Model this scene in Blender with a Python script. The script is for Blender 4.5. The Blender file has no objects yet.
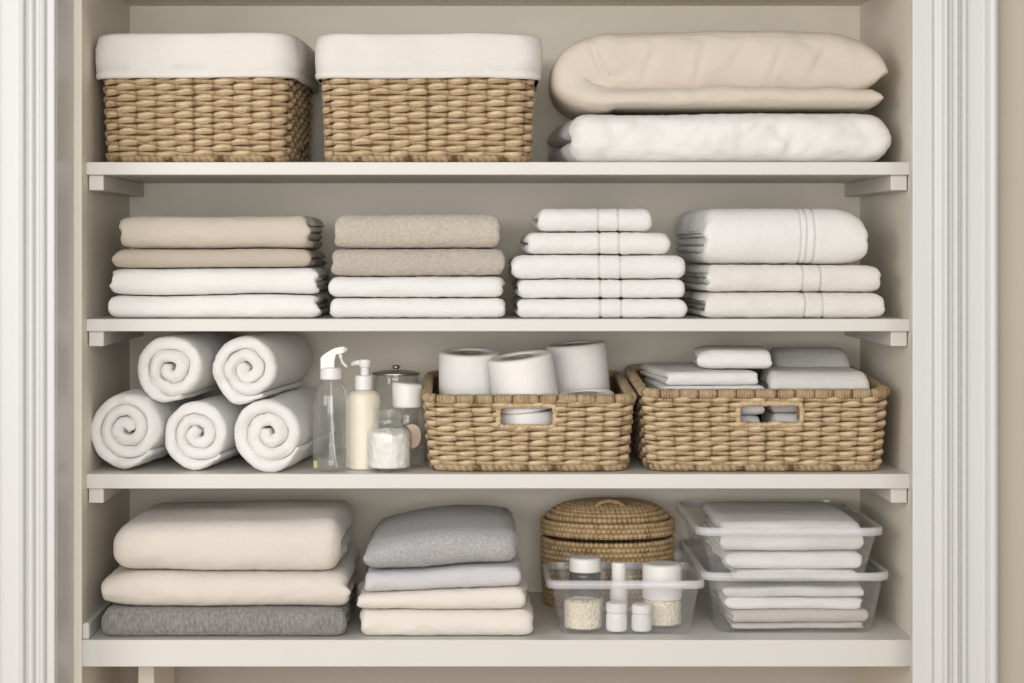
import bpy, math, random
import numpy as np
from mathutils import Vector, Matrix

random.seed(7)
C = bpy.context.scene.collection
PI = math.pi

# ------------------------------------------------------------------ measures
S = 0.0016        # metres per photo pixel at the shelf fronts (y = 0)
D0 = 3.1          # camera to shelf front
VX, VY = 470.0, 250.0
ZC = 1.30         # camera height


def X(px, y=0.0): return (px - VX) * S * (D0 + y) / D0
def Z(py, y=0.0): return ZC + (VY - py) * S * (D0 + y) / D0


# ------------------------------------------------------------------ noise
def _hash(ix, iy, iz, seed):
    h = (ix * 73856093) ^ (iy * 19349663) ^ (iz * 83492791) ^ (seed * 26544357 + 9176)
    h = h & 0xffffffff
    h = ((h ^ (h >> 13)) * 1274126177) & 0xffffffff
    h = ((h ^ (h >> 15)) * 2246822519) & 0xffffffff
    h = h ^ (h >> 16)
    return h / 4294967295.0 * 2 - 1


def noise(p, seed=0):
    p = np.asarray(p, float)
    i = np.floor(p).astype(np.int64)
    f = p - i
    f = f * f * (3 - 2 * f)
    r = 0
    for a in (0, 1):
        wa = f[:, 0] if a else 1 - f[:, 0]
        for b in (0, 1):
            wb = f[:, 1] if b else 1 - f[:, 1]
            for c in (0, 1):
                wc = f[:, 2] if c else 1 - f[:, 2]
                r = r + wa * wb * wc * _hash(i[:, 0] + a, i[:, 1] + b, i[:, 2] + c, seed)
    return r


def fbm(p, seed=0, o=3):
    r, a = 0, 1.0
    for k in range(o):
        r = r + a * noise(p * (2 ** k), seed + 17 * k)
        a *= 0.5
    return r


def n3(p, seed=0):
    return np.stack([noise(p, seed), noise(p, seed + 101), noise(p, seed + 203)], 1)


# ------------------------------------------------------------------ objects
def tag(o, label=None, cat=None, group=None, kind=None):
    if label: o['label'] = label
    if cat: o['category'] = cat
    if group: o['group'] = group
    if kind: o['kind'] = kind
    return o


def thing(name, label, cat, loc=(0, 0, 0), rot=(0, 0, 0), group=None):
    o = bpy.data.objects.new(name, None)
    C.objects.link(o)
    o.location = loc
    o.rotation_euler = rot
    o.empty_display_size = 0.05
    return tag(o, label, cat, group)


def mk(name, V, F, mat, parent=None, loc=None, rot=None, tone=None, uv=None, smooth=True):
    me = bpy.data.meshes.new(name)
    V = np.asarray(V, float)
    F = F.tolist() if hasattr(F, 'tolist') else F
    me.from_pydata(V.tolist(), [], F)
    if tone is None:
        tone = np.ones(len(V))
    at = me.attributes.new('tone', 'FLOAT', 'POINT')
    at.data.foreach_set('value', np.asarray(tone, np.float32))
    if uv is not None:
        ul = me.uv_layers.new(name='UVMap')
        idx = np.zeros(len(me.loops), np.int32)
        me.loops.foreach_get('vertex_index', idx)
        ul.data.foreach_set('uv', np.asarray(uv, np.float32)[idx].ravel())
    if smooth:
        me.polygons.foreach_set('use_smooth', np.ones(len(me.polygons), bool))
    me.update()
    o = bpy.data.objects.new(name, me)
    C.objects.link(o)
    me.materials.append(mat)
    if parent: o.parent = parent
    if loc is not None: o.location = loc
    if rot is not None: o.rotation_euler = rot
    return o


class MB:
    """collects pieces of one mesh"""
    def __init__(s): s.V, s.F, s.T, s.U, s.n = [], [], [], [], 0

    def add(s, V, F, tone=None, uv=None):
        V = np.asarray(V, float)
        F = np.asarray(F) if not isinstance(F, list) else F
        if isinstance(F, list):
            s.F += [[i + s.n for i in f] for f in F]
        else:
            s.F += (F + s.n).tolist()
        s.V.append(V)
        s.T.append(np.ones(len(V)) if tone is None else np.asarray(tone, float) * np.ones(len(V)))
        s.U.append(np.zeros((len(V), 2)) if uv is None else uv)
        s.n += len(V)

    def build(s, name, mat, parent=None, loc=None, rot=None, smooth=True):
        return mk(name, np.concatenate(s.V), s.F, mat, parent, loc, rot,
                  np.concatenate(s.T), np.concatenate(s.U), smooth)


def box(x0, x1, y0, y1, z0, z1, bev=0.0):
    """box with bevelled edges through bmesh"""
    import bmesh
    bm = bmesh.new()
    bmesh.ops.create_cube(bm, size=1)
    for v in bm.verts:
        v.co = Vector((x0 + (v.co.x + .5) * (x1 - x0), y0 + (v.co.y + .5) * (y1 - y0), z0 + (v.co.z + .5) * (z1 - z0)))
    if bev:
        bmesh.ops.bevel(bm, geom=list(bm.edges), offset=bev, segments=2, affect='EDGES', profile=0.5)
    bm.verts.index_update()
    V = np.array([v.co[:] for v in bm.verts])
    F = [[v.index for v in f.verts] for f in bm.faces]
    bm.free()
    return V, F


def lathe(prof, seg=40, cx=0, cy=0, sx=1, sy=1):
    """closed or open profile of (r, z); r = 0 ends become poles"""
    V, F, ring = [], [], []
    for r, z in prof:
        if r < 1e-6:
            ring.append([len(V)])
            V.append((cx, cy, z))
        else:
            ring.append(list(range(len(V), len(V) + seg)))
            for k in range(seg):
                a = 2 * PI * k / seg
                V.append((cx + r * sx * math.cos(a), cy + r * sy * math.sin(a), z))
    for a, b in zip(ring[:-1], ring[1:]):
        for k in range(seg):
            k2 = (k + 1) % seg
            if len(a) == 1 and len(b) == 1: continue
            if len(a) == 1: F.append([a[0], b[k2], b[k]][::-1] if False else [a[0], b[k2], b[k]])
            elif len(b) == 1: F.append([a[k], a[k2], b[0]])
            else: F.append([a[k], a[k2], b[k2], b[k]])
    return np.array(V), F


def smooth_prof(pts, r=0.002, n=4):
    """round the corners of an (r, z) profile"""
    out = [pts[0]]
    for a, b, c in zip(pts[:-2], pts[1:-1], pts[2:]):
        a, b, c = np.array(a), np.array(b), np.array(c)
        d1, d2 = np.linalg.norm(a - b), np.linalg.norm(c - b)
        rr = min(r, d1 * .45, d2 * .45)
        p, q = b + (a - b) / max(d1, 1e-9) * rr, b + (c - b) / max(d2, 1e-9) * rr
        for t in np.linspace(0, 1, n + 1):
            out.append(tuple((1 - t) ** 2 * p + 2 * t * (1 - t) * b + t * t * q))
    out.append(pts[-1])
    return out


def rrect(a, b, rc, s):
    """points and outward normals of a rounded rectangle at arc fractions s (0 = front middle, running +x)"""
    rc = min(rc, a * .999, b * .999)
    pts, nr = [], []
    def arc(cx, cy, a0):
        for k in range(25):
            t = a0 + PI / 2 * k / 24
            pts.append((cx + rc * math.cos(t), cy + rc * math.sin(t)))
            nr.append((math.cos(t), math.sin(t)))
    pts.append((0, -b)); nr.append((0, -1))
    arc(a - rc, -b + rc, -PI / 2)
    arc(a - rc, b - rc, 0)
    arc(-a + rc, b - rc, PI / 2)
    arc(-a + rc, -b + rc, PI)
    pts.append((0, -b)); nr.append((0, -1))
    P, N = np.array(pts), np.array(nr)
    L = np.concatenate([[0], np.cumsum(np.linalg.norm(np.diff(P, axis=0), axis=1))])
    q = np.mod(s, 1.0) * L[-1]
    p = np.stack([np.interp(q, L, P[:, 0]), np.interp(q, L, P[:, 1])], 1)
    n = np.stack([np.interp(q, L, N[:, 0]), np.interp(q, L, N[:, 1])], 1)
    n /= np.linalg.norm(n, axis=1)[:, None]
    return p, n, L[-1]


def loft(rings, seg=72, close=True, cap=(False, False), cols=None):
    """rings: (half width, half depth, corner radius, z)"""
    s = np.arange(seg) / seg
    V = []
    for a, b, rc, z in rings:
        p, n, _ = rrect(a, b, rc, s)
        V.append(np.column_stack([p, np.full(seg, z)]))
    V = np.concatenate(V)
    F = []
    for j in range(len(rings) - 1):
        for k in range(seg):
            k2 = (k + 1) % seg
            F.append([j * seg + k, j * seg + k2, (j + 1) * seg + k2, (j + 1) * seg + k])
    if cap[0]: F.append(list(range(seg))[::-1])
    if cap[1]: F.append([(len(rings) - 1) * seg + k for k in range(seg)])
    return V, F


def tube(P, R, seg=8, closed=False, twist=0, amp=0, n_tw=0):
    """tube along points P (n,3) with radius R (scalar or array)"""
    P = np.asarray(P, float)
    n = len(P)
    R = np.full(n, R) if np.isscalar(R) else np.asarray(R)
    if closed: T = np.roll(P, -1, 0) - np.roll(P, 1, 0)
    else: T = np.gradient(P, axis=0)
    T /= np.linalg.norm(T, axis=1)[:, None] + 1e-12
    up = np.array([0, 0, 1.0])
    V, UV = [], []
    s = np.concatenate([[0], np.cumsum(np.linalg.norm(np.diff(P, axis=0), axis=1))])
    for i in range(n):
        u = up if abs(T[i][2]) < .95 else np.array([0, 1.0, 0])
        a = np.cross(T[i], u); a /= np.linalg.norm(a)
        b = np.cross(a, T[i])
        for k in range(seg):
            t = 2 * PI * k / seg
            r = R[i] * (1 + amp * math.sin(n_tw * s[i] + t * twist))
            V.append(P[i] + r * (a * math.cos(t) + b * math.sin(t)))
            UV.append((s[i] * 40, k / seg))
    F = []
    m = n if closed else n - 1
    for i in range(m):
        j = (i + 1) % n
        for k in range(seg):
            k2 = (k + 1) % seg
            F.append([i * seg + k, i * seg + k2, j * seg + k2, j * seg + k])
    if not closed:
        F.append(list(range(seg))[::-1])
        F.append([(n - 1) * seg + k for k in range(seg)])
    return np.array(V), F, np.array(UV)


# ------------------------------------------------------------------ materials
def nodes(name):
    m = bpy.data.materials.new(name)
    m.use_nodes = True
    nt = m.node_tree
    b = nt.nodes['Principled BSDF']
    return m, nt, b


def N(nt, typ, **kw):
    n = nt.nodes.new(typ)
    for k, v in kw.items():
        if k in n.inputs: n.inputs[k].default_value = v
        else: setattr(n, k, v)
    return n


def L(nt, a, b): nt.links.new(a, b)


def coords(nt, kind='Object', scale=None):
    tc = N(nt, 'ShaderNodeTexCoord')
    if scale is None: return tc.outputs[kind]
    mp = N(nt, 'ShaderNodeMapping')
    mp.inputs['Scale'].default_value = scale
    L(nt, tc.outputs[kind], mp.inputs['Vector'])
    return mp.outputs['Vector']


def mixcol(nt, fac, a, b, blend='MIX'):
    m = N(nt, 'ShaderNodeMix', data_type='RGBA', blend_type=blend)
    for sock, v in ((m.inputs[0], fac), (m.inputs[6], a), (m.inputs[7], b)):
        if hasattr(v, 'links') or hasattr(v, 'is_linked'): L(nt, v, sock)
        else: sock.default_value = v if not isinstance(v, tuple) else (*v, 1.0)[:4]
    return m.outputs[2]


def bump(nt, b, pairs):
    prev = None
    for h, st, dist in pairs:
        bp = N(nt, 'ShaderNodeBump')
        bp.inputs['Strength'].default_value = st
        bp.inputs['Distance'].default_value = dist
        L(nt, h, bp.inputs['Height'])
        if prev: L(nt, prev, bp.inputs['Normal'])
        prev = bp.outputs['Normal']
    L(nt, prev, b.inputs['Normal'])


def paint(name, col, rough=.45, var=.03):
    m, nt, b = nodes(name)
    nz = N(nt, 'ShaderNodeTexNoise', Scale=6.0, Detail=4.0)
    L(nt, coords(nt), nz.inputs['Vector'])
    L(nt, mixcol(nt, nz.outputs['Fac'], tuple(c * (1 - var) for c in col), tuple(min(1, c * (1 + var)) for c in col)), b.inputs['Base Color'])
    b.inputs['Roughness'].default_value = rough
    b.inputs['Specular IOR Level'].default_value = .3
    n2 = N(nt, 'ShaderNodeTexNoise', Scale=220.0, Detail=3.0)
    L(nt, coords(nt), n2.inputs['Vector'])
    bump(nt, b, [(n2.outputs['Fac'], .06, .002)])
    return m


def fabric(name, col, kind='terry', heather=0.0, streak=False, strong=False):
    col = tuple(c * .93 for c in col)
    m, nt, b = nodes(name)
    at = N(nt, 'ShaderNodeAttribute', attribute_name='tone')
    big = N(nt, 'ShaderNodeTexNoise', Scale=14.0, Detail=3.0)
    L(nt, coords(nt), big.inputs['Vector'])
    c = mixcol(nt, big.outputs['Fac'], tuple(x * .965 for x in col), tuple(min(1, x * 1.03) for x in col))
    fs = {'terry': 215.0 if strong else 330.0, 'linen': 500.0, 'smooth': 420.0}[kind]
    fine = N(nt, 'ShaderNodeTexNoise', Scale=fs, Detail=3.0, Roughness=.7)
    L(nt, coords(nt, scale=(1, 1, .35) if streak else (1, 1, 1)), fine.inputs['Vector'])
    h = {'terry': .19 if strong else .04, 'linen': .04, 'smooth': .015}[kind] + heather
    rmp = N(nt, 'ShaderNodeMapRange')
    rmp.inputs['From Min'].default_value = .3
    rmp.inputs['From Max'].default_value = .7
    rmp.inputs['To Min'].default_value = 1 - h
    rmp.inputs['To Max'].default_value = 1 + h * .6
    L(nt, fine.outputs['Fac'], rmp.inputs['Value'])
    mul = N(nt, 'ShaderNodeMath', operation='MULTIPLY')
    L(nt, rmp.outputs['Result'], mul.inputs[0]); L(nt, at.outputs['Fac'], mul.inputs[1])
    hs = N(nt, 'ShaderNodeHueSaturation')
    L(nt, c, hs.inputs['Color']); L(nt, mul.outputs[0], hs.inputs['Value'])
    L(nt, hs.outputs['Color'], b.inputs['Base Color'])
    b.inputs['Roughness'].default_value = .95 if kind != 'smooth' else .8
    b.inputs['Specular IOR Level'].default_value = .15
    b.inputs['Sheen Weight'].default_value = .25 if kind == 'terry' else .1
    b.inputs['Sheen Roughness'].default_value = .6
    if kind == 'terry':
        v = N(nt, 'ShaderNodeTexVoronoi', Scale=300.0)
        L(nt, coords(nt), v.inputs['Vector'])
        g = 1.0 if strong else .5
        bump(nt, b, [(fine.outputs['Fac'], .55 * g, .004), (v.outputs['Distance'], .35 * g, .002)])
    else:
        w = N(nt, 'ShaderNodeTexNoise', Scale=16.0, Detail=2.0, Distortion=1.5)
        L(nt, coords(nt, scale=(.6, 1, 1.3)), w.inputs['Vector'])
        bump(nt, b, [(w.outputs['Fac'], .25, .012), (fine.outputs['Fac'], .25, .0015)])
    return m


def wicker(name, dark, mid, light):
    m, nt, b = nodes(name)
    at = N(nt, 'ShaderNodeAttribute', attribute_name='tone')
    nz = N(nt, 'ShaderNodeTexNoise', Scale=55.0, Detail=4.0, Roughness=.65)
    L(nt, coords(nt), nz.inputs['Vector'])
    uvn = N(nt, 'ShaderNodeTexNoise', Scale=6.0, Detail=3.0, Roughness=.7)
    L(nt, coords(nt, 'UV', (.5, 3.2, 1)), uvn.inputs['Vector'])
    add = N(nt, 'ShaderNodeMath', operation='ADD')
    uvs = N(nt, 'ShaderNodeMath', operation='MULTIPLY_ADD')
    uvs.inputs[1].default_value = 1.9; uvs.inputs[2].default_value = -.45
    L(nt, uvn.outputs['Fac'], uvs.inputs[0])
    L(nt, nz.outputs['Fac'], add.inputs[0]); L(nt, uvs.outputs[0], add.inputs[1])
    mr = N(nt, 'ShaderNodeMath', operation='MULTIPLY_ADD')
    mr.inputs[1].default_value = .5
    L(nt, add.outputs[0], mr.inputs[0])
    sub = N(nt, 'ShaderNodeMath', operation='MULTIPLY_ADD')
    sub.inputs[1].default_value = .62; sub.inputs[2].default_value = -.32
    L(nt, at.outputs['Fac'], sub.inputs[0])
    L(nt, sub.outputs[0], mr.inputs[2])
    cr = N(nt, 'ShaderNodeValToRGB')
    e = cr.color_ramp.elements
    e[0].position, e[0].color = .34, (*dark, 1)
    e[1].position, e[1].color = .84, (*light, 1)
    x = cr.color_ramp.elements.new(.55); x.color = (*mid, 1)
    L(nt, mr.outputs[0], cr.inputs['Fac'])
    L(nt, cr.outputs['Color'], b.inputs['Base Color'])
    b.inputs['Roughness'].default_value = .7
    b.inputs['Specular IOR Level'].default_value = .25
    bump(nt, b, [(uvn.outputs['Fac'], .9, .004)])
    return m


def plain(name, col, rough=.4, metal=0.0, spec=.5, bmp=None):
    m, nt, b = nodes(name)
    nz = N(nt, 'ShaderNodeTexNoise', Scale=30.0, Detail=2.0)
    L(nt, coords(nt), nz.inputs['Vector'])
    L(nt, mixcol(nt, nz.outputs['Fac'], tuple(c * .97 for c in col), tuple(min(1, c * 1.03) for c in col)), b.inputs['Base Color'])
    b.inputs['Roughness'].default_value = rough
    b.inputs['Metallic'].default_value = metal
    b.inputs['Specular IOR Level'].default_value = spec
    if bmp:
        v = N(nt, 'ShaderNodeTexVoronoi', Scale=bmp[0])
        L(nt, coords(nt), v.inputs['Vector'])
        bump(nt, b, [(v.outputs['Distance'], bmp[1], bmp[2])])
    return m


def clear(name, tint=(1, 1, 1), refl=.5, haze=.05, hazecol=(.9, .9, .9), rough=.08, edge=1.35):
    """thin clear wall: straight-through transmission, Fresnel gloss and a little milky haze"""
    m = bpy.data.materials.new(name)
    m.use_nodes = True
    nt = m.node_tree
    for n in list(nt.nodes): nt.nodes.remove(n)
    out = N(nt, 'ShaderNodeOutputMaterial')
    tr = N(nt, 'ShaderNodeBsdfTransparent'); tr.inputs['Color'].default_value = (*tint, 1)
    gl = N(nt, 'ShaderNodeBsdfGlossy'); gl.inputs['Roughness'].default_value = rough
    gl.inputs['Color'].default_value = (.95, .95, .95, 1)
    df = N(nt, 'ShaderNodeBsdfDiffuse'); df.inputs['Color'].default_value = (*hazecol, 1)
    lw = N(nt, 'ShaderNodeLayerWeight'); lw.inputs['Blend'].default_value = .5
    pw = N(nt, 'ShaderNodeMath', operation='POWER'); pw.inputs[1].default_value = edge
    L(nt, lw.outputs['Facing'], pw.inputs[0])
    mu = N(nt, 'ShaderNodeMath', operation='MULTIPLY_ADD'); mu.inputs[1].default_value = refl; mu.inputs[2].default_value = .025
    nz = N(nt, 'ShaderNodeTexNoise', Scale=5.0)
    L(nt, coords(nt), nz.inputs['Vector'])
    hz = N(nt, 'ShaderNodeMath', operation='MULTIPLY'); hz.inputs[1].default_value = haze * 2
    L(nt, nz.outputs['Fac'], hz.inputs[0])
    m1 = N(nt, 'ShaderNodeMixShader'); m2 = N(nt, 'ShaderNodeMixShader')
    L(nt, hz.outputs[0], m1.inputs[0]); L(nt, tr.outputs[0], m1.inputs[1]); L(nt, df.outputs[0], m1.inputs[2])
    L(nt, pw.outputs[0], mu.inputs[0]); L(nt, mu.outputs[0], m2.inputs[0])
    L(nt, m1.outputs[0], m2.inputs[1]); L(nt, gl.outputs[0], m2.inputs[2])
    L(nt, m2.outputs[0], out.inputs['Surface'])
    return m


M = dict(
    closet=paint('closet_wall_paint', (.83, .775, .665), .6),
    shelf=paint('shelf_white_paint', (.69, .67, .63), .4),
    trim=paint('trim_white_paint', (.64, .636, .627), .35, .01),
    room=paint('room_wall_paint', (.49, .43, .355), .7),
    lower=paint('lower_panel_shade', (.56, .505, .445), .6),  # darker colour stands in for shade under the bottom shelf
    floor=paint('floor_boards', (.42, .33, .24), .5, .15),
    wicker=wicker('seagrass', (.20, .115, .05), (.66, .47, .275), (.88, .68, .43)),
    wicker2=wicker('water_hyacinth', (.22, .13, .06), (.69, .50, .295), (.90, .71, .46)),
    coil=wicker('coiled_rush', (.28, .16, .07), (.68, .48, .26), (.86, .65, .38)),
    dark=plain('gap_shade_brown', (.10, .06, .03), .9),
    liner=fabric('liner_cotton', (.80, .76, .71), 'linen'),
    white=fabric('white_terry', (.86, .845, .82), 'terry'),
    white_s=fabric('white_cotton', (.86, .84, .815), 'smooth'),
    white_l=fabric('white_linen', (.85, .83, .805), "linen"),
    offwhite=fabric('offwhite_terry', (.82, .785, .735), 'terry'),
    cream_t=fabric('cream_terry', (.77, .705, .63), 'terry'),
    cream_s=fabric('cream_cotton', (.82, .765, .69), 'smooth'),
    beige_s=fabric('beige_cotton', (.70, .62, .53), 'smooth'),
    sand_s=fabric('sand_cotton', (.63, .56, .47), 'linen'),
    taupe_s=fabric('taupe_cotton', (.54, .465, .385), 'linen'),
    sand_t=fabric('sand_terry', (.60, .53, .445), 'terry', strong=True),
    taupe_t=fabric('taupe_terry', (.55, .485, .41), 'terry', strong=True),
    grey_t=fabric('grey_terry', (.48, .47, .47), 'terry', .05, strong=True),
    lilac=fabric('pale_grey_cotton', (.64, .62, .63), 'smooth'),
    heather=fabric('heather_grey_wool', (.29, .275, .255), 'terry', .22, True, True),
    grey_l=fabric('pale_grey_linen', (.75, .73, .70), 'linen'),
    stone_l=fabric('stone_linen', (.60, .555, .51), 'linen'),
    plastic=clear('clear_storage_plastic', (.992, .992, .995), .45, .045, (.88, .88, .89), .15, 3.0),
    rimp=clear('frosted_rim_plastic', (.985, .985, .99), .5, .32, (.95, .95, .96), .2, 2.0),
    glass=clear('clear_glass', (.988, .99, .985), .65, .03, (.87, .87, .85), .05, 2.6),
    smoke=clear('grey_glass', (.74, .75, .76), .5, .12, (.50, .50, .51), .06, 3.0),
    liquid=clear('clear_liquid', (.975, .985, .98), .2, .04, (.84, .87, .85), .05, 4.0),
    cap=plain('white_plastic', (.82, .80, .77), .35),
    pump=plain('spray_head_plastic', (.80, .79, .78), .3),
    lotion=plain('cream_lotion_bottle', (.78, .72, .58), .38),
    paper=plain('tissue_paper', (.85, .83, .80), .95, spec=.1, bmp=(150.0, .12, .003)),
    card=plain('cardboard', (.30, .25, .20), .9),
    cotton=plain('cotton_wool', (.88, .86, .83), .95, spec=.1, bmp=(90.0, .6, .006)),
    grain=plain('cream_grains', (.94, .83, .65), .7, bmp=(180.0, .9, .004)),
    label=plain('pale_pink_label', (.70, .55, .46), .7),
    sticker=plain('green_sticker', (.55, .53, .25), .6),
    metal=plain('brushed_metal', (.45, .43, .40), .35, .9),
    water=plain('pale_bath_salts', (.78, .77, .75), .7, bmp=(220.0, .4, .003)),
)

# ------------------------------------------------------------------ soft goods
def strip(path, th, xs, tf, cap=True):
    """a sheet of thickness th along path (n,2), extruded over xs; tf = thickness factor per x. columns: (a, b) path plane, x"""
    path = np.asarray(path, float)
    n = len(path)
    T = np.gradient(path, axis=0)
    T /= np.linalg.norm(T, axis=1)[:, None] + 1e-12
    Nn = np.stack([-T[:, 1], T[:, 0]], 1)
    th = np.broadcast_to(th, (n,))
    V = []
    for x, f in zip(xs, tf):
        h = (th * f / 2)[:, None]
        o, i = path + Nn * h, path - Nn * h
        e0, e1 = path[:1] - T[:1] * h[0] * .8, path[-1:] + T[-1:] * h[-1] * .8
        lp = np.concatenate([o, e1, i[::-1], e0])
        V.append(np.column_stack([lp, np.full(len(lp), x)]))
    m = 2 * n + 2
    V = np.concatenate(V)
    k = np.arange(m); k2 = (k + 1) % m
    F = []
    for j in range(len(xs) - 1):
        F.append(np.stack([j * m + k, j * m + k2, (j + 1) * m + k2, (j + 1) * m + k], 1))
    F = np.concatenate(F).tolist()
    if cap:
        for j, rev in ((0, False), (len(xs) - 1, True)):
            b = j * m
            for i in range(n - 1):
                f = [b + i, b + i + 1, b + 2 * n - i - 1, b + 2 * n - i]
                F.append(f[::-1] if not rev else f)
            f = [b + n - 1, b + n, b + n + 1]; F.append(f[::-1] if not rev else f)
            f = [b + 0, b + 2 * n, b + 2 * n + 1]; F.append(f if rev else f[::-1])
    return V, F


def end_profile(L0, L1, r, res, p=2.0, extra=()):
    """stations from L0 to L1 with rounded ends of radius r; thickness factors"""
    u = np.array([0, .06, .18, .38, .65])
    xs = np.concatenate([L0 + u * r, np.arange(L0 + r, L1 - r, res), (L1 - u * r)[::-1], np.array(list(extra))])
    xs = np.unique(np.round(xs, 5))
    e = np.clip(np.minimum(xs - L0, L1 - xs) / r, 0, 1)
    tf = np.maximum((1 - (1 - e) ** p) ** (1 / p), .1)
    return xs, tf


def folded(w, d, h, n=2, fr=None, p=2.3, rl=.014, rr=.014, drop=.35, fray=.004, frr=1.0, mid=.38, bands=(), seed=0,
           res=.007, wr=.0012, fuzz=.0006, zb=None, zt=None, skew=0.0, lean=0.0):
    """a textile folded into n nested layers, fold at the front; origin at the front bottom middle"""
    rng = np.random.RandomState(seed + 11)
    th = h / (2 * n)
    fr = fr if fr else min(h * .5, .026)
    mb = MB()
    for k in range(n):
        i = (k + .5) * th
        hh = h / 2 - i
        f_i = max(fr - i, hh * .9, .003)
        ph = np.linspace(-PI / 2, PI / 2, 21 if k == 0 else 11)
        c, s_ = np.abs(np.cos(ph)), np.sin(ph)
        ay = i + f_i * (1 - c ** (2 / p))
        az = h / 2 + hh * np.sign(s_) * np.abs(s_) ** (2 / p)
        r_ = res * 1.3 if k == 0 else .02
        yb = np.arange(d - .004 * rng.rand(), i + f_i + .002, -r_)
        yt = np.arange(d - .010 * rng.rand(), i + f_i + .002, -r_)[::-1]
        path = np.concatenate([np.column_stack([yb, np.full(len(yb), h / 2 - hh)]),
                               np.column_stack([ay, az]),
                               np.column_stack([yt, np.full(len(yt), h / 2 + hh)])])
        l0 = -w / 2 + (fray * rng.rand() if k else 0)
        l1 = w / 2 - (fray * rng.rand() if k else 0)
        ex = []
        if k == 0:
            for b_ in bands: ex += list(b_ + np.linspace(-.005, .005, 9))
        xs, tf = end_profile(l0, l1, th * .55, res if k == 0 else .02, extra=ex)
        # strip's first axis = y, second = z; sheet normal points inwards for this winding, which is fine
        V, F = strip(path, th * .985, xs, tf)
        V = np.column_stack([V[:, 2], V[:, 0], V[:, 1]])
        tone = np.ones(len(V))
        if k == 0:
            for b_ in bands:
                g = np.exp(-((V[:, 0] - b_) / .0022) ** 2)
                t = V[:, 2] / h
                V[:, 2] -= (t - .5) * 2 * .0016 * g
                V[:, 1] += .0022 * g * np.clip(1 - V[:, 1] / .03, 0, 1)
                tone -= .13 * g
        else:
            tone *= .97
        mb.add(V, F, tone)
    V = np.concatenate(mb.V)
    x, y, z = V[:, 0].copy(), V[:, 1].copy(), V[:, 2].copy()
    t = np.clip(z / h, 0, 1)
    endw = np.abs(x / (w / 2)) ** 8
    V[:, 0] += np.sign(x) * endw * fray * np.where(x > 0, frr, 1.0) * noise(np.column_stack([y * 26, z * .9 / th, np.sign(x) * 5.5]), seed)
    V[:, 0] += skew * y
    fw = np.clip(1 - y / (fr * 2.5), 0, 1)
    V[:, 1] += wr * 1.6 * fbm(np.column_stack([x * 9, z * 12, y * 6]), seed + 3, 2) + lean * z
    for side, r in ((-1, rl), (1, rr)):
        u = np.clip((w / 2 - side * x) / r, 0, 1)
        k = 1 - drop * (1 - np.sqrt(1 - (1 - u) ** 2))
        z = h * mid + (z - h * mid) * k
    if zb is not None: z = z + zb(V[:, 0], V[:, 1]) * (1 - t)
    if zt is not None: z = z + zt(V[:, 0], V[:, 1]) * t
    V[:, 2] = z
    if fuzz: V += fuzz * n3(V * 130, seed + 9) + fuzz * .8 * n3(V * 300, seed + 19)
    if wr: V[:, 1] += wr * 1.2 * fw * fbm(np.column_stack([x * 25, z * 40, y * 0 + seed]), seed + 31, 2)
    mb.V = [V]
    return mb


def iface(amp, seed, fx=6.0, slope=0.0, bow=0.0):
    """a wavy interface between two stacked textiles"""
    def f(x, y):
        return amp * fbm(np.column_stack([x * fx, y * fx, np.full(len(x), .5)]), seed, 2) + slope * x + bow * x * x
    return f


def stack(items, z0, yf, group=None, seed=0, amp=.0018):
    """items bottom-up: dict(px0, px1, top, mat, label, cat, name, ...) tops are photo rows at the front"""
    zb = None
    z = z0 + .0012
    for k, it in enumerate(items):
        y = yf + it.get('dy', 0)
        zt_ = Z(it['top'], y)
        h = zt_ - z - .0018
        x0, x1 = X(it['px0'], y), X(it['px1'], y)
        w = x1 - x0
        zt = iface(it.get('amp', amp), seed * 31 + k, slope=it.get('slope', 0), bow=it.get('bow', 0))
        xc = (x0 + x1) / 2
        o = it.get('opt', {})
        bands = [X(b, y) - xc for b in it.get('bands', ())]
        zt_w = (lambda f, c: (lambda xx, yy: f(xx + c, yy)))(zt, xc)
        zb_w = (lambda f, c: (lambda xx, yy: f(xx + c, yy)))(zb, xc) if zb else None
        mb = folded(w, it.get('d', .30), h, it.get('n', 2), bands=bands, seed=seed * 7 + k,
                    zb=zb_w, zt=zt_w, **o)
        ob = mb.build(it.get('name', 'folded_towel'), M[it['mat']], None, (xc, y, z), (0, 0, it.get('rz', 0)))
        tag(ob, it['label'], it.get('cat', 'towel'), it.get('group', group))
        z, zb = zt_, zt


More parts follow.
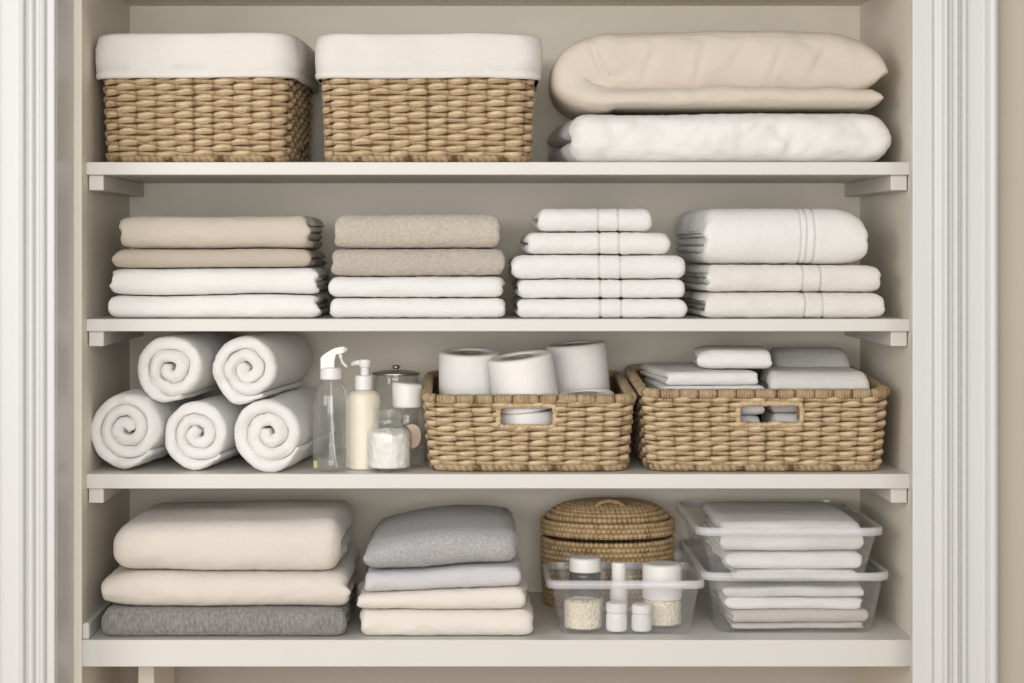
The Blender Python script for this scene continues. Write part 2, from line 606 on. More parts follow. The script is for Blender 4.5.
def rolled(label, pcx, pcy, rx, rz, y0, length, yaw, turns, start, seed, mat='white', group=None, flat=0.0):
    R = 1.0
    pitch = R / (turns + .5)
    th = np.linspace(.25 * 2 * PI, turns * 2 * PI, int(turns * 44))
    r = pitch * th / (2 * PI)
    r = r / r[-1] * (1 - pitch * .5)
    a = start - (th[-1] - th)
    tn = np.clip((th[-1] - th) / .9, .30, 1) ** .8
    r = (r - pitch * .5 * (1 - tn)) / (1 - pitch * .5)
    r = r + pitch * .10 * noise(np.column_stack([np.cos(a) * 1.6, np.sin(a) * 1.6, th * .12]), seed + 40)
    path = np.column_stack([(r * np.cos(a) - pitch * .25 * math.cos(start)) * rx, (r * np.sin(a) - pitch * .25 * math.sin(start)) * rz])
    tk = tn * pitch * (rx + rz) / 2 * .97 / (1 - pitch * .5)
    xs, tf = end_profile(0, length, tk.max() * .5, .011)
    V, F = strip(path, tk, xs, tf)
    V = np.column_stack([V[:, 0], V[:, 2], V[:, 1]])
    V[:, 1] += .006 * noise(np.column_stack([V[:, 0] * 38, V[:, 2] * 38, V[:, 1] * 3]), seed) * np.clip(1 - V[:, 1] / .05, 0, 1)
    rr = np.sqrt((V[:, 0] / rx) ** 2 + (V[:, 2] / rz) ** 2)
    V[:, 1] += .010 * (1 - np.clip(rr, 0, 1)) * np.clip(1 - V[:, 1] / .05, 0, 1) * 0 + .006 * np.clip(rr - .55, 0, 1) * np.clip(1 - V[:, 1] / .05, 0, 1)
    V += .0024 * n3(V * 13, seed + 2) + .0011 * n3(V * 120, seed + 5)
    o = mk('rolled_towel', V, F, M[mat], None, (X(pcx, y0), y0, Z(pcy, y0)), (0, 0, -yaw))
    tag(o, label, 'towel', group)
    return o


# ------------------------------------------------------------------ woven baskets
def strand(a_of, b_of, rc, z, C_, phase, amp, ra, rb, rng, per=9, seg=7, hole=None, lift=0.0, zback=None):
    n = C_ * per
    s = np.arange(n) / n
    u = s * C_
    u = u + .10 * noise(np.column_stack([u * .9, u * 0 + z * 70, u * 0]), int(z * 1e4))
    u = np.clip(u, 0, C_ - 1e-6)
    col = np.floor(u).astype(int) % C_
    bz = rng.randn(C_) * rb * .20
    bt = rng.rand(C_)
    ba = 1 + rng.randn(C_) * .16
    bw = 1 + rng.randn(C_) * .09
    w = np.cos(PI * (u - .5) + phase)                 # +1 at the middle of its own columns
    pos = np.clip(w, 0, 1)
    p, nr, _ = rrect(a_of(z), b_of(z), rc, s)
    zz = z + bz[col] * pos + lift * np.sin(PI * (u - .5) + phase) * rb
    if zback is not None: zz = zz + zback(p[:, 1], z)
    out = amp * w * np.where(w > 0, ba[col], .45)
    rbb = rb * (.74 + .36 * pos ** .9 * bw[col])
    raa = ra * (.72 + .30 * pos)
    t = 2 * PI * np.arange(seg) / seg
    ct, st = np.cos(t), np.sin(t)
    rad = out[:, None] + raa[:, None] * ct[None]
    V = np.empty((n, seg, 3))
    V[..., 0] = p[:, 0, None] + nr[:, 0, None] * rad
    V[..., 1] = p[:, 1, None] + nr[:, 1, None] * rad
    V[..., 2] = zz[:, None] + rbb[:, None] * st[None]
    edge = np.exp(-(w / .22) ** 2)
    tone = (.70 + .27 * pos ** .7 + .30 * (bt[col] - .5) * pos - .26 * edge)[:, None] * np.ones((1, seg))  # recesses and crossings darkened, gap shade put into the tone
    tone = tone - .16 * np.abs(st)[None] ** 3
    uv = np.stack([np.broadcast_to((u * 1.0 + rng.rand() * 9)[:, None], (n, seg)), np.broadcast_to(np.arange(seg)[None] / seg, (n, seg)) + u[:, None] * .35], -1)
    keep = np.ones(n, bool)
    if hole is not None:
        hx0, hx1, hz0, hz1 = hole
        if hz0 < z < hz1:
            keep = ~((p[:, 1] < 0) & (nr[:, 1] < -.8) & (p[:, 0] > hx0) & (p[:, 0] < hx1))
    F = []
    k = np.arange(seg); k2 = (k + 1) % seg
    for i in range(n):
        j = (i + 1) % n
        if keep[i] and keep[j]:
            F.append(np.stack([i * seg + k, i * seg + k2, j * seg + k2, j * seg + k], 1))
    return V.reshape(-1, 3), np.concatenate(F), tone.ravel(), uv.reshape(-1, 2)


def wrapped_rim(a, b, rc, z, r, wraps, hole=None, zoff=None, n=None, seg=10, squash=1.0):
    n = n or wraps * 5
    s = np.arange(n) / n
    p, nr, Lp = rrect(a, b, rc, s)
    t = 2 * PI * np.arange(seg) / seg
    ph = (s * wraps)[:, None] * 2 * PI + t[None] * 1.0
    tie = np.exp(-((np.mod(s * wraps, 7.0) - 3.5) / .55) ** 2)[:, None]
    rad = r * (1 + .07 * np.sin(ph) - .16 * tie)
    V = np.empty((n, seg, 3))
    o = rad * np.cos(t)[None]
    V[..., 0] = p[:, 0, None] + nr[:, 0, None] * o
    V[..., 1] = p[:, 1, None] + nr[:, 1, None] * o
    V[..., 2] = z + rad * np.sin(t)[None] * squash
    if zoff is not None: V[..., 2] += zoff(p[:, 1])[:, None]
    tone = .70 + .16 * np.sin(ph) - .45 * tie + .12 * noise(np.column_stack([s * wraps * .7, s * 0, s * 0]), 3)[:, None]
    uv = np.stack([np.broadcast_to((s * wraps)[:, None] * .2, (n, seg)), np.broadcast_to(t[None] / 2 / PI, (n, seg)) + (s * wraps)[:, None]], -1)
    k = np.arange(seg); k2 = (k + 1) % seg
    F = []
    for i in range(n):
        j = (i + 1) % n
        F.append(np.stack([i * seg + k, i * seg + k2, j * seg + k2, j * seg + k], 1))
    return V.reshape(-1, 3), np.concatenate(F), tone.ravel(), uv.reshape(-1, 2)


def woven_basket(root, wt, dt, wb, db, h, rc, mat, cols, pitch, seed, hole=None, rim=True, back=0.0, rim_r=.0082, amp=.0034):
    """parts of a woven basket, centred on root's origin, base at z = 0"""
    rng = np.random.RandomState(seed)
    A = lambda z: (wb + (wt - wb) * np.clip(z / h, 0, 1)) / 2
    B = lambda z: (db + (dt - db) * np.clip(z / h, 0, 1)) / 2
    zb_ = (lambda y, z: back * np.clip((y + dt / 2) / dt, 0, 1) * np.clip(z / h, 0, 1)) if back else None
    mb = MB()
    z = .0135
    top = h - (rim_r if rim else 0)
    while z < top:
        for ph in (0, PI):
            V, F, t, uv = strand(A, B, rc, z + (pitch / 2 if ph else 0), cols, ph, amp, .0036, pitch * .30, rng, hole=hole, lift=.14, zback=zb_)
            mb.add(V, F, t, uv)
        z += pitch
    mb.build('weave', mat, root)
    # dark shell added as shade behind the strand gaps, hole cut out, and base
    ib = MB()
    seg = 160
    s = np.arange(seg) / seg
    zs = np.linspace(.004, h - .004, 24)
    if hole is not None: zs = np.unique(np.concatenate([zs, [hole[2], hole[3]]]))
    rows = []
    for zz in zs:
        p, nr, _ = rrect(A(zz) - amp - .0030, B(zz) - amp - .0030, rc - .005, s)
        zo = zb_(p[:, 1], zz) if back else 0
        rows.append(np.column_stack([p, np.full(seg, zz) + zo]))
    V = np.concatenate(rows)
    F = []
    for j in range(len(zs) - 1):
        for k in range(seg):
            k2 = (k + 1) % seg
            m = (rows[j][k] + rows[j][k2]) / 2
            zm = (zs[j] + zs[j + 1]) / 2
            if hole is not None and m[1] < 0 and hole[0] < m[0] < hole[1] and hole[2] < zm < hole[3] and abs(m[1]) > B(zm) - .03: continue
            F.append([j * seg + k, j * seg + k2, (j + 1) * seg + k2, (j + 1) * seg + k])
    F.append(list(range(seg))[::-1])
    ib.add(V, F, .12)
    ib.build('gap_shade_shell', mat, root)
    fm = MB()
    V, F, t, uv = wrapped_rim(wb / 2 - .001, db / 2 - .001, rc, .0065, .0058, int(cols * 2.6))
    fm.add(V, F, t * .85, uv)
    fm.build('base_braid', mat, root)
    if rim:
        V, F, t, uv = wrapped_rim(wt / 2, dt / 2, rc, h - rim_r * .4, rim_r, int((wt + dt) * 2 / .0045), zoff=(lambda y: back * np.clip((y + dt / 2) / dt, 0, 1)) if back else None)
        mk('rim', V, F, mat, root, tone=t, uv=uv)
    if hole is not None:
        x0, x1, z0, z1 = hole
        yb = -B((z0 + z1) / 2) - .001
        q = []
        r_ = .008
        pts = []
        x0, x1, z0, z1 = x0 - .003, x1 + .003, z0 - .003, z1 + .002
        for cx, cz, a0 in ((x1 - r_, z0 + r_, -PI / 2), (x1 - r_, z1 - r_, 0), (x0 + r_, z1 - r_, PI / 2), (x0 + r_, z0 + r_, PI)):
            for k in range(7):
                a = a0 + PI / 2 * k / 6
                pts.append((cx + r_ * math.cos(a), cz + r_ * math.sin(a)))
        pts = np.array(pts)
        # resample evenly
        P2 = np.concatenate([pts, pts[:1]])
        Ls = np.concatenate([[0], np.cumsum(np.linalg.norm(np.diff(P2, axis=0), axis=1))])
        sN = np.linspace(0, Ls[-1], 141)[:-1]
        px_, pz_ = np.interp(sN, Ls, P2[:, 0]), np.interp(sN, Ls, P2[:, 1])
        P = np.column_stack([px_, -B(pz_) - .001, pz_])
        V, F, uv = tube(P, .0046, 8, True, 1, .14, 2 * PI / .010)
        mk('handle_opening', V, F, mat, root, tone=np.full(len(V), .75), uv=uv)


# ------------------------------------------------------------------ the setting
JX = 438.3 * S
JS = 440 * S * (D0 - .140) / D0      # inner edge of the right-hand stile
XL, XR = -384 * S, 440 * S            # closet side walls
YB = .40                              # closet back
YW, YJ = -.16, -.035                  # room wall face, back of the jamb
XJL = -391.7 * S
z1, z2, z3 = Z(162), Z(319), Z(474)
Y4 = -.034
z4 = Z(640, Y4)
ztop = Z(6, YB)


def struct(name, V, F, mat, smooth=False):
    o = mk(name, V, F, mat, smooth=smooth)
    return tag(o, kind='structure')


struct('wall_back', *box(XL - .03, XR + .03, YB, YB + .02, 0, ztop + .02), M['closet'])
struct('wall_back_shade_panel', *box(XL, XR, YB - .012, YB, 0, z4 - .05), M['lower'])  # panel added to paint the shade below the bottom shelf
struct('wall_left', *box(XL - .02, XL, Y4, YB, 0, ztop), M['closet'])
struct('wall_right', *box(XR, XR + .02, Y4, YB, 0, ztop), M['closet'])
struct('ceiling', *box(XL - .03, XR + .03, Y4, YB, ztop, ztop + .02), M['closet'])
struct('floor', *box(-2.5, 2.5, -4.0, YB + .02, -.02, 0), M['floor'])
HZ = 2.05
struct('wall_front', *box(JX + .02, 2.5, YW, YJ, 0, 2.6), M['room'])
struct('wall_front_left', *box(-2.5, XJL - .02, YW, YJ, 0, 2.6), M['room'])
struct('wall_front_header', *box(XJL - .02, JX + .02, YW, YJ, HZ, 2.6), M['room'])
struct('trim_1', *box(XJL - .02, XJL, YW, YJ + .001, 0, HZ, .001), M['trim'])
struct('trim_2', *box(JS, JX + .02, YW + .002, -.140, 0, HZ, .0015), M['trim'])


def casing(name, xe, sgn, label=None):
    """fluted door casing, cross-section extruded upright; xe = jamb face, sgn = direction away from the opening"""
    k = S / (1.11 if sgn > 0 else 1.0)
    prof = [(.5, 0), (.5, .010), (2, .0115), (8, .012), (8.6, .016), (10.5, .020), (13, .020), (14.5, .016), (15, .010), (19, .009), (19.6, .015), (21.5, .018),
            (24, .018), (25.5, .015), (26, .009), (28, .009), (28.6, .016), (30.5, .020), (33, .019), (34, .0125), (53, .0125), (53.6, .019),
            (56, .0265), (59, .029), (62, .0285), (65, .024), (66.5, .019), (66.5, 0)]
    pr = smooth_prof(prof, .6, 2) if False else prof
    n = len(pr)
    V, F = [], []
    for z in (0, HZ + .08):
        for a, t in pr: V.append((xe + sgn * a * k, YW - t, z))
    for i in range(n - 1):
        f = [i, i + 1, n + i + 1, n + i]
        F.append(f if sgn > 0 else f[::-1])
    F.append(list(range(n)) if sgn < 0 else list(range(n))[::-1])
    F.append([n + i for i in range(n)])
    o = struct(name, V, F, M['trim'])
    md = o.modifiers.new('soft_edges', 'BEVEL'); md.width = .0014; md.segments = 3; md.limit_method = 'ANGLE'; md.angle_limit = .3
    return o


casing('trim_3', XJL, -1)
casing('trim_4', JX, 1)
# low strip on the left wall above the bottom shelf
struct('baseboard_left', *box(XL, XL + .011, Y4 + .004, YB, z4, z4 + .026, .003), M['shelf'])


def shelf(label, ztop_, th, y0, cleats=True, post=False):
    t = thing('shelf', label, 'shelf', (0, y0, ztop_), group='fitted closet shelves')
    mk('board', *box(XL, XR, 0, YB - y0, -th, 0, .0015), M['shelf'], t, smooth=False)
    if cleats:
        for x0, x1 in ((XL + .002, XL + .026), (XR - .028, XR - .002)):
            mk('cleat', *box(x0, x1, .012, YB - y0 - .002, -th - .0245, -th, .0015), M['shelf'], t, smooth=False)
    if post:
        mk('support_post', *box(X(138, .1), X(154, .1), .134, .36, -z4, -th, .002), M['closet'], t, smooth=False)
    return t


shelf('white painted shelf holding the two lined baskets and the folded duvets', z1, .0205, 0)
shelf('white painted shelf carrying the four stacks of folded towels and sheets', z2, .0198, 0)
shelf('white painted shelf holding rolled towels, bottles and two open woven baskets', z3, .0235, 0)
shelf('thick white bottom shelf under the blankets and clear plastic bins', z4, .0425, Y4, False, True)

# ------------------------------------------------------------------ shelf 1
def lined_basket(label, pxl, wt, wb, dt, hw, yf, rz, seed, lz):
    a = -rz
    t = thing('lined_basket', label, 'basket', (0, 0, z1 + .0005), (0, 0, rz), 'lined seagrass baskets')
    # front left corner at pxl
    cx = X(pxl, yf) + wt / 2
    t.location = (cx, yf + dt / 2 + .006, z1 + .0005)
    cols = int(round(2 * (wt + dt - .05) / .0305 / 2)) * 2
    woven_basket(t, wt, dt, wb, dt - .012, hw, .035, M['wicker'], cols, .0180, seed, rim=False)
    # cloth liner folded over the rim
    za, zt_ = lz
    ow, od = wt / 2 + .0095, dt / 2 + .0085
    rings = []
    for z, e in ((za, .001), (za + .0012, .0035), (za + .004, .0044), (za + .010, .0044), (za + .0115, .0034), (za + .013, .0042), (za + .03, .0055), (za + .05, .0055),
                 (zt_ - .008, .003), (zt_ - .003, .001), (zt_, -.003), (zt_ - .001, -.007), (zt_ - .006, -.010), (zt_ - .03, -.013), (za + .022, -.0145), (za + .012, -.030)):
        rings.append((ow + e, od + e, .040, z))
    V, F = loft(rings, 220)
    F.append([15 * 220 + k for k in range(220)])
    zz = V[:, 2]
    amp = np.clip((zz - za + .01) / .03, 0, 1)
    V[:, :2] += (.0028 * amp)[:, None] * np.stack([fbm(V * [14, 14, 9], seed), fbm(V * [14, 14, 9], seed + 5)], 1)
    V[:, 2] += .0016 * noise(np.column_stack([V[:, 0] * 13, V[:, 1] * 13, zz * 0]), seed + 3) * np.clip(1.0, 0, 1)
    tone = np.where((np.abs(zz - za - .0115) < .0006), .93, 1.0)
    mk('cloth_liner', V, F, M['liner'], t, tone=tone)
    return t


hb = Z(74, .02) - z1
lined_basket('seagrass basket with white folded cloth liner, standing nearest the left wall on the top shelf', 104, .302, .290, .33, hb + .01, .015, math.radians(-2.5), 3,
             (Z(78, .02) - z1, Z(33, .02) - z1))
lined_basket('seagrass basket with white folded cloth liner, standing beside the folded duvets', 322.5, .338, .326, .33, hb + .01, .012, 0, 8,
             (Z(79, .02) - z1, Z(34, .02) - z1))


def duvet_beige():
    y0 = .025
    W = X(889, y0) - X(551, y0)
    zl = z1 + (Z(111, y0) - z1)
    th_l, th_u = .036, .101
    n1, n2, n3_ = 70, 44, 90
    zc_l, zc_u = th_l / 2, th_l + th_u / 2 - .009
    xl = .086
    lower = np.column_stack([np.linspace(W - .012, xl + .02, n1), np.full(n1, zc_l)])
    a = np.linspace(-PI / 2, -3 * PI / 2, n2)[1:-1]
    cz, rz = (zc_l + zc_u) / 2, (zc_u - zc_l) / 2
    turn = np.column_stack([xl + .012 + .056 * np.cos(a), cz + rz * np.sin(a)])
    xu = xl + .02 + (W - .008 - xl - .02) * (1 - (1 - np.linspace(0, 1, n3_)) ** 1.5)
    eu = np.clip((W - .006 - xu) / .075, 0, 1)
    fu = np.maximum((1 - (1 - eu) ** 2.3) ** (1 / 2.3), .16)
    upper = np.column_stack([xu, zc_u - .012 * (1 - eu) ** 2])
    path = np.concatenate([lower, turn, upper])
    th = np.concatenate([np.full(n1, th_l), np.linspace(.046, .100, n2 - 2), th_u * fu * np.interp(np.linspace(0, 1, n3_), [0, .15, .5, 1], [.96, 1, 1.03, 1.0])])
    th[:3] *= np.linspace(.6, 1, 3)
    d = .33
    xs = np.unique(np.concatenate([.06 * np.array([0, .01, .03, .07, .13, .22, .34, .5, .7, 1]), np.arange(.06, d - .06, .010), d - .06 * np.array([0, .03, .13, .34, .7, 1])]))
    e = np.clip(np.minimum(xs, d - xs) / .046, 0, 1)
    tf = np.maximum((1 - (1 - e) ** 2.6) ** (1 / 2.6), .06)
    V, F = strip(path, th, xs, tf)
    V = np.column_stack([V[:, 0], V[:, 2], V[:, 1]])
    low = np.clip(V[:, 2] / .012, 0, 1)
    V += low[:, None] * (.0045 * n3(V * [7, 9, 12], 4) + .0022 * n3(V * [22, 24, 26], 14))
    rid = 1 - np.abs(fbm(np.column_stack([V[:, 0] * 11 + V[:, 2] * 9, V[:, 1] * 8, V[:, 2] * 7]), 77, 2))
    V[:, 1] += low * .006 * (np.clip(rid, .6, 1) - .8) * np.clip(1 - V[:, 1] / .08, 0, 1)
    xg = .066 + .045 * np.clip((.118 - V[:, 2]) / .085, 0, 1) ** 2
    fr_ = np.clip(1 - V[:, 1] / .10, 0, 1) * np.clip((V[:, 2] - .022) / .02, 0, 1)
    V[:, 1] += fr_ * (.009 * np.exp(-((V[:, 0] - xg) / .0045) ** 2) + .010 / (1 + np.exp((V[:, 0] - xg) / .006)))
    for q, (cx_, cz_, ang, ln, am) in enumerate([(.12, .06, .5, .03, .004), (.16, .075, 1.2, .028, .004), (.24, .07, 1.35, .04, .0035), (.30, .085, .9, .03, .003), (.36, .065, 1.2, .035, .003), (.43, .075, 1.0, .03, .0035), (.10, .03, .2, .03, .004), (.085, .055, -.2, .02, .004)]):
        ca, sa = math.cos(ang), math.sin(ang)
        du, dv = (V[:, 0] - cx_) * ca + (V[:, 2] - cz_) * sa, -(V[:, 0] - cx_) * sa + (V[:, 2] - cz_) * ca
        V[:, 1] += fr_ * am * np.exp(-(du / ln) ** 2) * (np.exp(-(dv / .0045) ** 2) - .6 * np.exp(-((dv - .009) / .006) ** 2))
    # top dips toward both ends
    u = V[:, 0] / W
    V[:, 2] *= 1 - .10 * np.clip((u - .55) / .45, 0, 1) ** 2 - .02 * np.clip((.35 - u) / .35, 0, 1)
    o = mk('folded_duvet', V, F, M['beige_s'], None, (X(551, y0), y0, zl + .0058))
    tag(o, 'puffy beige duvet folded over on itself, lying on top of the white duvet', 'duvet')


def duvet_white():
    y0 = .018
    x0, x1 = X(572, y0), X(893, y0)
    h = Z(110.5, y0) - z1 - .004
    def zt(x, y): return .0012 * fbm(np.column_stack([x * 9, y * 9, x * 0]), 5, 2)
    mb = folded(x1 - x0, .33, h, 1, fr=.04, p=2.4, rl=.035, rr=.05, drop=.35, fray=.006, seed=41, res=.008, wr=.004, fuzz=.0008, zt=zt, skew=-.075)
    V = mb.V[0]
    rid = 1 - np.abs(fbm(np.column_stack([V[:, 0] * 12 - V[:, 2] * 8, V[:, 1] * 8, V[:, 2] * 9]), 31, 2))
    V[:, 1] += .007 * (np.clip(rid, .6, 1) - .8) * np.clip(1 - V[:, 1] / .08, 0, 1)
    fr_ = np.clip(1 - V[:, 1] / .09, 0, 1)
    rg = np.random.RandomState(12)
    for q in range(13):
        cx_, cz_, ang, ln, am = (rg.rand() - .5) * (x1 - x0) * .9, h * (.25 + .5 * rg.rand()), .5 + rg.rand() * 2.1, .018 + .02 * rg.rand(), .003 + .002 * rg.rand()
        ca, sa = math.cos(ang), math.sin(ang)
        du, dv = (V[:, 0] - cx_) * ca + (V[:, 2] - cz_) * sa, -(V[:, 0] - cx_) * sa + (V[:, 2] - cz_) * ca
        V[:, 1] += fr_ * am * np.exp(-(du / ln) ** 2) * (np.exp(-(dv / .0045) ** 2) - .6 * np.exp(-((dv - .009) / .006) ** 2))
    V[:, 2] = np.maximum(V[:, 2], 0)
    o = mb.build('folded_duvet', M['white_s'], None, ((x0 + x1) / 2, y0, z1 + .0006))
    tag(o, 'white folded duvet lying flat on the top shelf beneath the beige one', 'duvet')


duvet_white()
duvet_beige()

# ------------------------------------------------------------------ shelf 2
LIN = dict(fuzz=.0003)
stack([
    dict(px0=109, px1=318, top=294, mat='white_s', d=.31, n=2, name='folded_sheet', cat='bed sheet', label='white folded sheet at the very bottom of the left-hand stack, on the second shelf', opt=dict(fuzz=.0004, fray=.008, rl=.02)),
    dict(px0=110, px1=317, top=267.5, mat='white_s', d=.31, n=2, name='folded_sheet', cat='bed sheet', label='white folded sheet lying directly under the taupe sheet of the left-hand stack', opt=dict(fuzz=.0004, fray=.008, rl=.02)),
    dict(px0=115, px1=310, top=248.5, mat='taupe_s', d=.30, n=1, name='folded_sheet', cat='bed sheet', label='thin taupe folded sheet between white and beige sheets in the left-hand stack', opt=dict(fuzz=.0004, fray=.010)),
    dict(px0=118, px1=309, top=214, mat='sand_s', d=.30, n=2, name='folded_sheet', cat='bed sheet', label='thick beige folded sheet on top of the left-hand stack, second shelf', opt=dict(fuzz=.0004, fray=.010, rl=.03, fr=.022)),
], z2, .012, 'folded sheets in the left-hand stack', 1, .0028)
stack([
    dict(px0=330, px1=505, top=297.5, mat='white', n=1, label='white folded towel at the bottom of the stack topped by two beige terry towels'),
    dict(px0=329, px1=504, top=275.5, mat='white', n=1, label='white folded towel directly beneath two beige terry towels'),
    dict(px0=331, px1=504, top=248, mat='taupe_t', n=2, label='lower of the two beige terry towels, resting on white towels'),
    dict(px0=334, px1=499, top=213, mat='sand_t', n=2, label='upper of the two beige terry towels, on top of its stack', opt=dict(rl=.02, rr=.012, fr=.022)),
], z2, .012, 'towels in the beige and white stack', 2, .0014)
BN = (601, 622)
FR = dict(fray=.006)
stack([
    dict(px0=517, px1=686, top=298.5, mat='white', n=1, bands=BN, label='white striped hand towel at the bottom of the five-towel pyramid stack', opt=FR),
    dict(px0=518, px1=686, top=278.5, mat='white', n=1, bands=BN, label='white striped hand towel second from the bottom of the five-towel pyramid stack', opt=FR),
    dict(px0=512, px1=687, top=254.5, mat='white', n=1, bands=(600, 621), label='widest white striped hand towel, bulging in the middle of the five-towel pyramid stack', opt=dict(fray=.005, rl=.022, rr=.022)),
    dict(px0=526, px1=671, top=231.5, mat='white', n=1, bands=(600, 620), d=.29, label='narrower white striped hand towel just below the smallest one of the pyramid stack', opt=FR),
    dict(px0=538, px1=652, top=207, mat='white', n=1, bands=(599, 619), d=.24, label='smallest white striped hand towel, on top of the five-towel pyramid stack', opt=dict(fray=.005, rr=.016)),
], z2, .012, 'white striped hand towels in the pyramid stack', 3, .0012)
stack([
    dict(px0=706, px1=885, top=292, mat='offwhite', n=2, bands=(806, 824), label='cream folded bath towel at the bottom of the right-hand stack', opt=dict(fray=.008, frr=.3, rr=.022, skew=-.05)),
    dict(px0=708, px1=882, top=264, mat='offwhite', n=2, bands=(804, 822), label='cream folded bath towel directly under the thick white towel', opt=dict(fray=.008, frr=.3, rr=.022, skew=-.055)),
    dict(px0=706, px1=869, top=207, mat='white', n=3, bands=(802, 808, 816), label='thick white bath towel with woven band, on top of the right-hand stack', opt=dict(fray=.004, frr=.4, rr=.055, rl=.02, drop=.5, mid=.28, fr=.03, skew=-.055)),
], z2, .012, 'bath towels in the right-hand stack', 4, .0012)

# ------------------------------------------------------------------ shelf 3: rolled towels
YAW = math.radians(8)
RG = 'rolled white towels'
rolled('rolled white towel lying against the left wall, bottom row of the pile', 128, 431, 37.4 * S, 38.4 * S, .03, .30, YAW, 3.1, -.75, 1, group=RG)
rolled('rolled white towel in the middle of the bottom row of rolls', 199.5, 436.5, 34.2 * S, 33.8 * S, .03, .30, YAW, 2.8, -.8, 2, group=RG)
rolled('rolled white towel at the right of the bottom row, beside the spray bottle', 270.5, 435.2, 36.2 * S, 35.8 * S, .012, .31, YAW, 2.7, -.5, 3, group=RG)
rolled('rolled white towel stacked on top of the pile, nearest the left wall', 171.5, 371, 35.6 * S, 33.8 * S, .035, .29, YAW, 2.6, -1.25, 4, group=RG)
rolled('rolled white towel stacked on top of the pile, nearest the spray bottle', 247.5, 371, 34 * S, 33.8 * S, .035, .29, YAW, 2.7, -1.0, 5, group=RG)


# ------------------------------------------------------------------ shelf 3: bottles
def lat(name, prof, mat, parent, loc=None, seg=40, r=.002, sx=1, sy=1, tag_=None, rot=None):
    V, F = lathe(smooth_prof(prof, r), seg, sx=sx, sy=sy)
    return mk(name, V, F, M[mat], parent, loc, rot)


def spray_bottle():
    y = .045
    x = X(331, y)
    t = thing('spray_bottle', 'clear spray bottle with white trigger head beside the rolled towels', 'bottle', (x, y, z3 + .0006))
    R = 18.2 * S * 1.015
    H = Z(379, y) - z3
    w = .0014
    prof = [(0, 0), (R - .004, 0), (R, .004), (R, H * .74), (R * .93, H * .84), (R * .74, H * .93), (R * .50, H * .985), (R * .42, H), (R * .42, H + .006)]
    inner = [(max(r - w, 0), z + (w if k < 2 else 0)) for k, (r, z) in enumerate(prof)][::-1]
    V, F = lathe(smooth_prof(prof, .006) + smooth_prof(inner, .006), 48)
    mk('bottle_body', V, F, M['glass'], t)
    lat('liquid', [(0, .0025), (R - .004, .0025), (R - .002, .006), (R - .002, .020), (0, .020)], 'liquid', t)
    lat('collar', [(R * .42, H - .001), (R * .60, H - .001), (R * .60, H + .012), (R * .56, H + .014), (R * .56, H + .017), (R * .40, H + .019), (0, H + .019)], 'pump', t)
    V, F, uv = tube([(0, 0, H + .004), (.001, 0, H * .6), (.004, 0, H * .3), (.009, 0, .006)], .0016, 8)
    mk('dip_tube', V, F, M['rimp'], t)
    # trigger head: side profile in x-z, given thickness in y
    hz = H + .018
    pr = [(-.0165, -.002), (-.0165, .016), (-.012, .021), (-.004, .0265), (.004, .031), (.012, .0335), (.0215, .0345), (.0225, .033), (.0225, .0245), (.019, .0235), (.010, .022), (.0085, .020), (.0065, .012), (.006, -.002)]
    n = len(pr)
    V, F = [], []
    for yy, sc in ((-.0085, .86), (-.0075, 1), (.0075, 1), (.0085, .86)):
        for a, b in pr:
            ca, cb = -.002, .016
            V.append((ca + (a - ca) * sc if abs(sc - 1) > .01 else a, yy, hz + (cb + (b - cb) * (1 - (1 - sc) * .4) if abs(sc - 1) > .01 else b)))
    for j in range(3):
        for i in range(n):
            i2 = (i + 1) % n
            F.append([j * n + i, j * n + i2, (j + 1) * n + i2, (j + 1) * n + i])
    F.append(list(range(n))[::-1]); F.append([3 * n + i for i in range(n)])
    mk('spray_head', np.array(V), F, M['pump'], t, smooth=False)
    P = [(.014, 0, hz + .025), (.0155, 0, hz + .018), (.0185, 0, hz + .010), (.024, 0, hz + .003), (.0262, 0, hz + .0005)]
    V, F, uv = tube(P, [.0035, .0034, .003, .0026, .0018], 10)
    V[:, 1] *= 1.6
    mk('trigger', V, F, M['pump'], t)
    V, F, uv = tube([(.021, 0, hz + .0295), (.0262, 0, hz + .0295)], [.0042, .0036], 12)
    mk('nozzle', V, F, M['pump'], t)
    V, F = box(-.0045, .0045, -.001, .001, 0, .012, .0005)
    mk('sticker', V, F, M['sticker'], t, (-R * .80, -R * .68, .006), (0, 0, -.85))


def lotion_bottle():
    y = .075
    x = X(363.5, y)
    t = thing('lotion_bottle', 'cream lotion bottle with white pump between spray bottle and cotton jar', 'bottle', (x, y, z3 + .0006))
    R = 17 * S * 1.02
    H = Z(390, y) - z3
    lat('bottle_body', [(0, 0), (R - .002, 0), (R, .003), (R, H * .88), (R * .92, H * .95), (R * .70, H * .99), (R * .45, H), (0, H)], 'lotion', t, r=.004)
    c = .0145
    lat('collar', [(0, H), (c, H), (c, H + .021), (c * .9, H + .024), (0, H + .024)], 'pump', t)
    hz = H + .024
    lat('pump_stem', [(0, hz), (.0072, hz), (.0072, hz + .012), (.0095, hz + .014), (.0105, hz + .024), (.009, hz + .026), (0, hz + .026)], 'pump', t, (.002, 0, 0), r=.0012)
    V, F, uv = tube([(.002, 0, hz + .0205), (-.008, 0, hz + .0205), (-.017, 0, hz + .019), (-.0205, 0, hz + .016)], [.0055, .0052, .0042, .003], 12)
    mk('pump_spout', V, F, M['pump'], t)


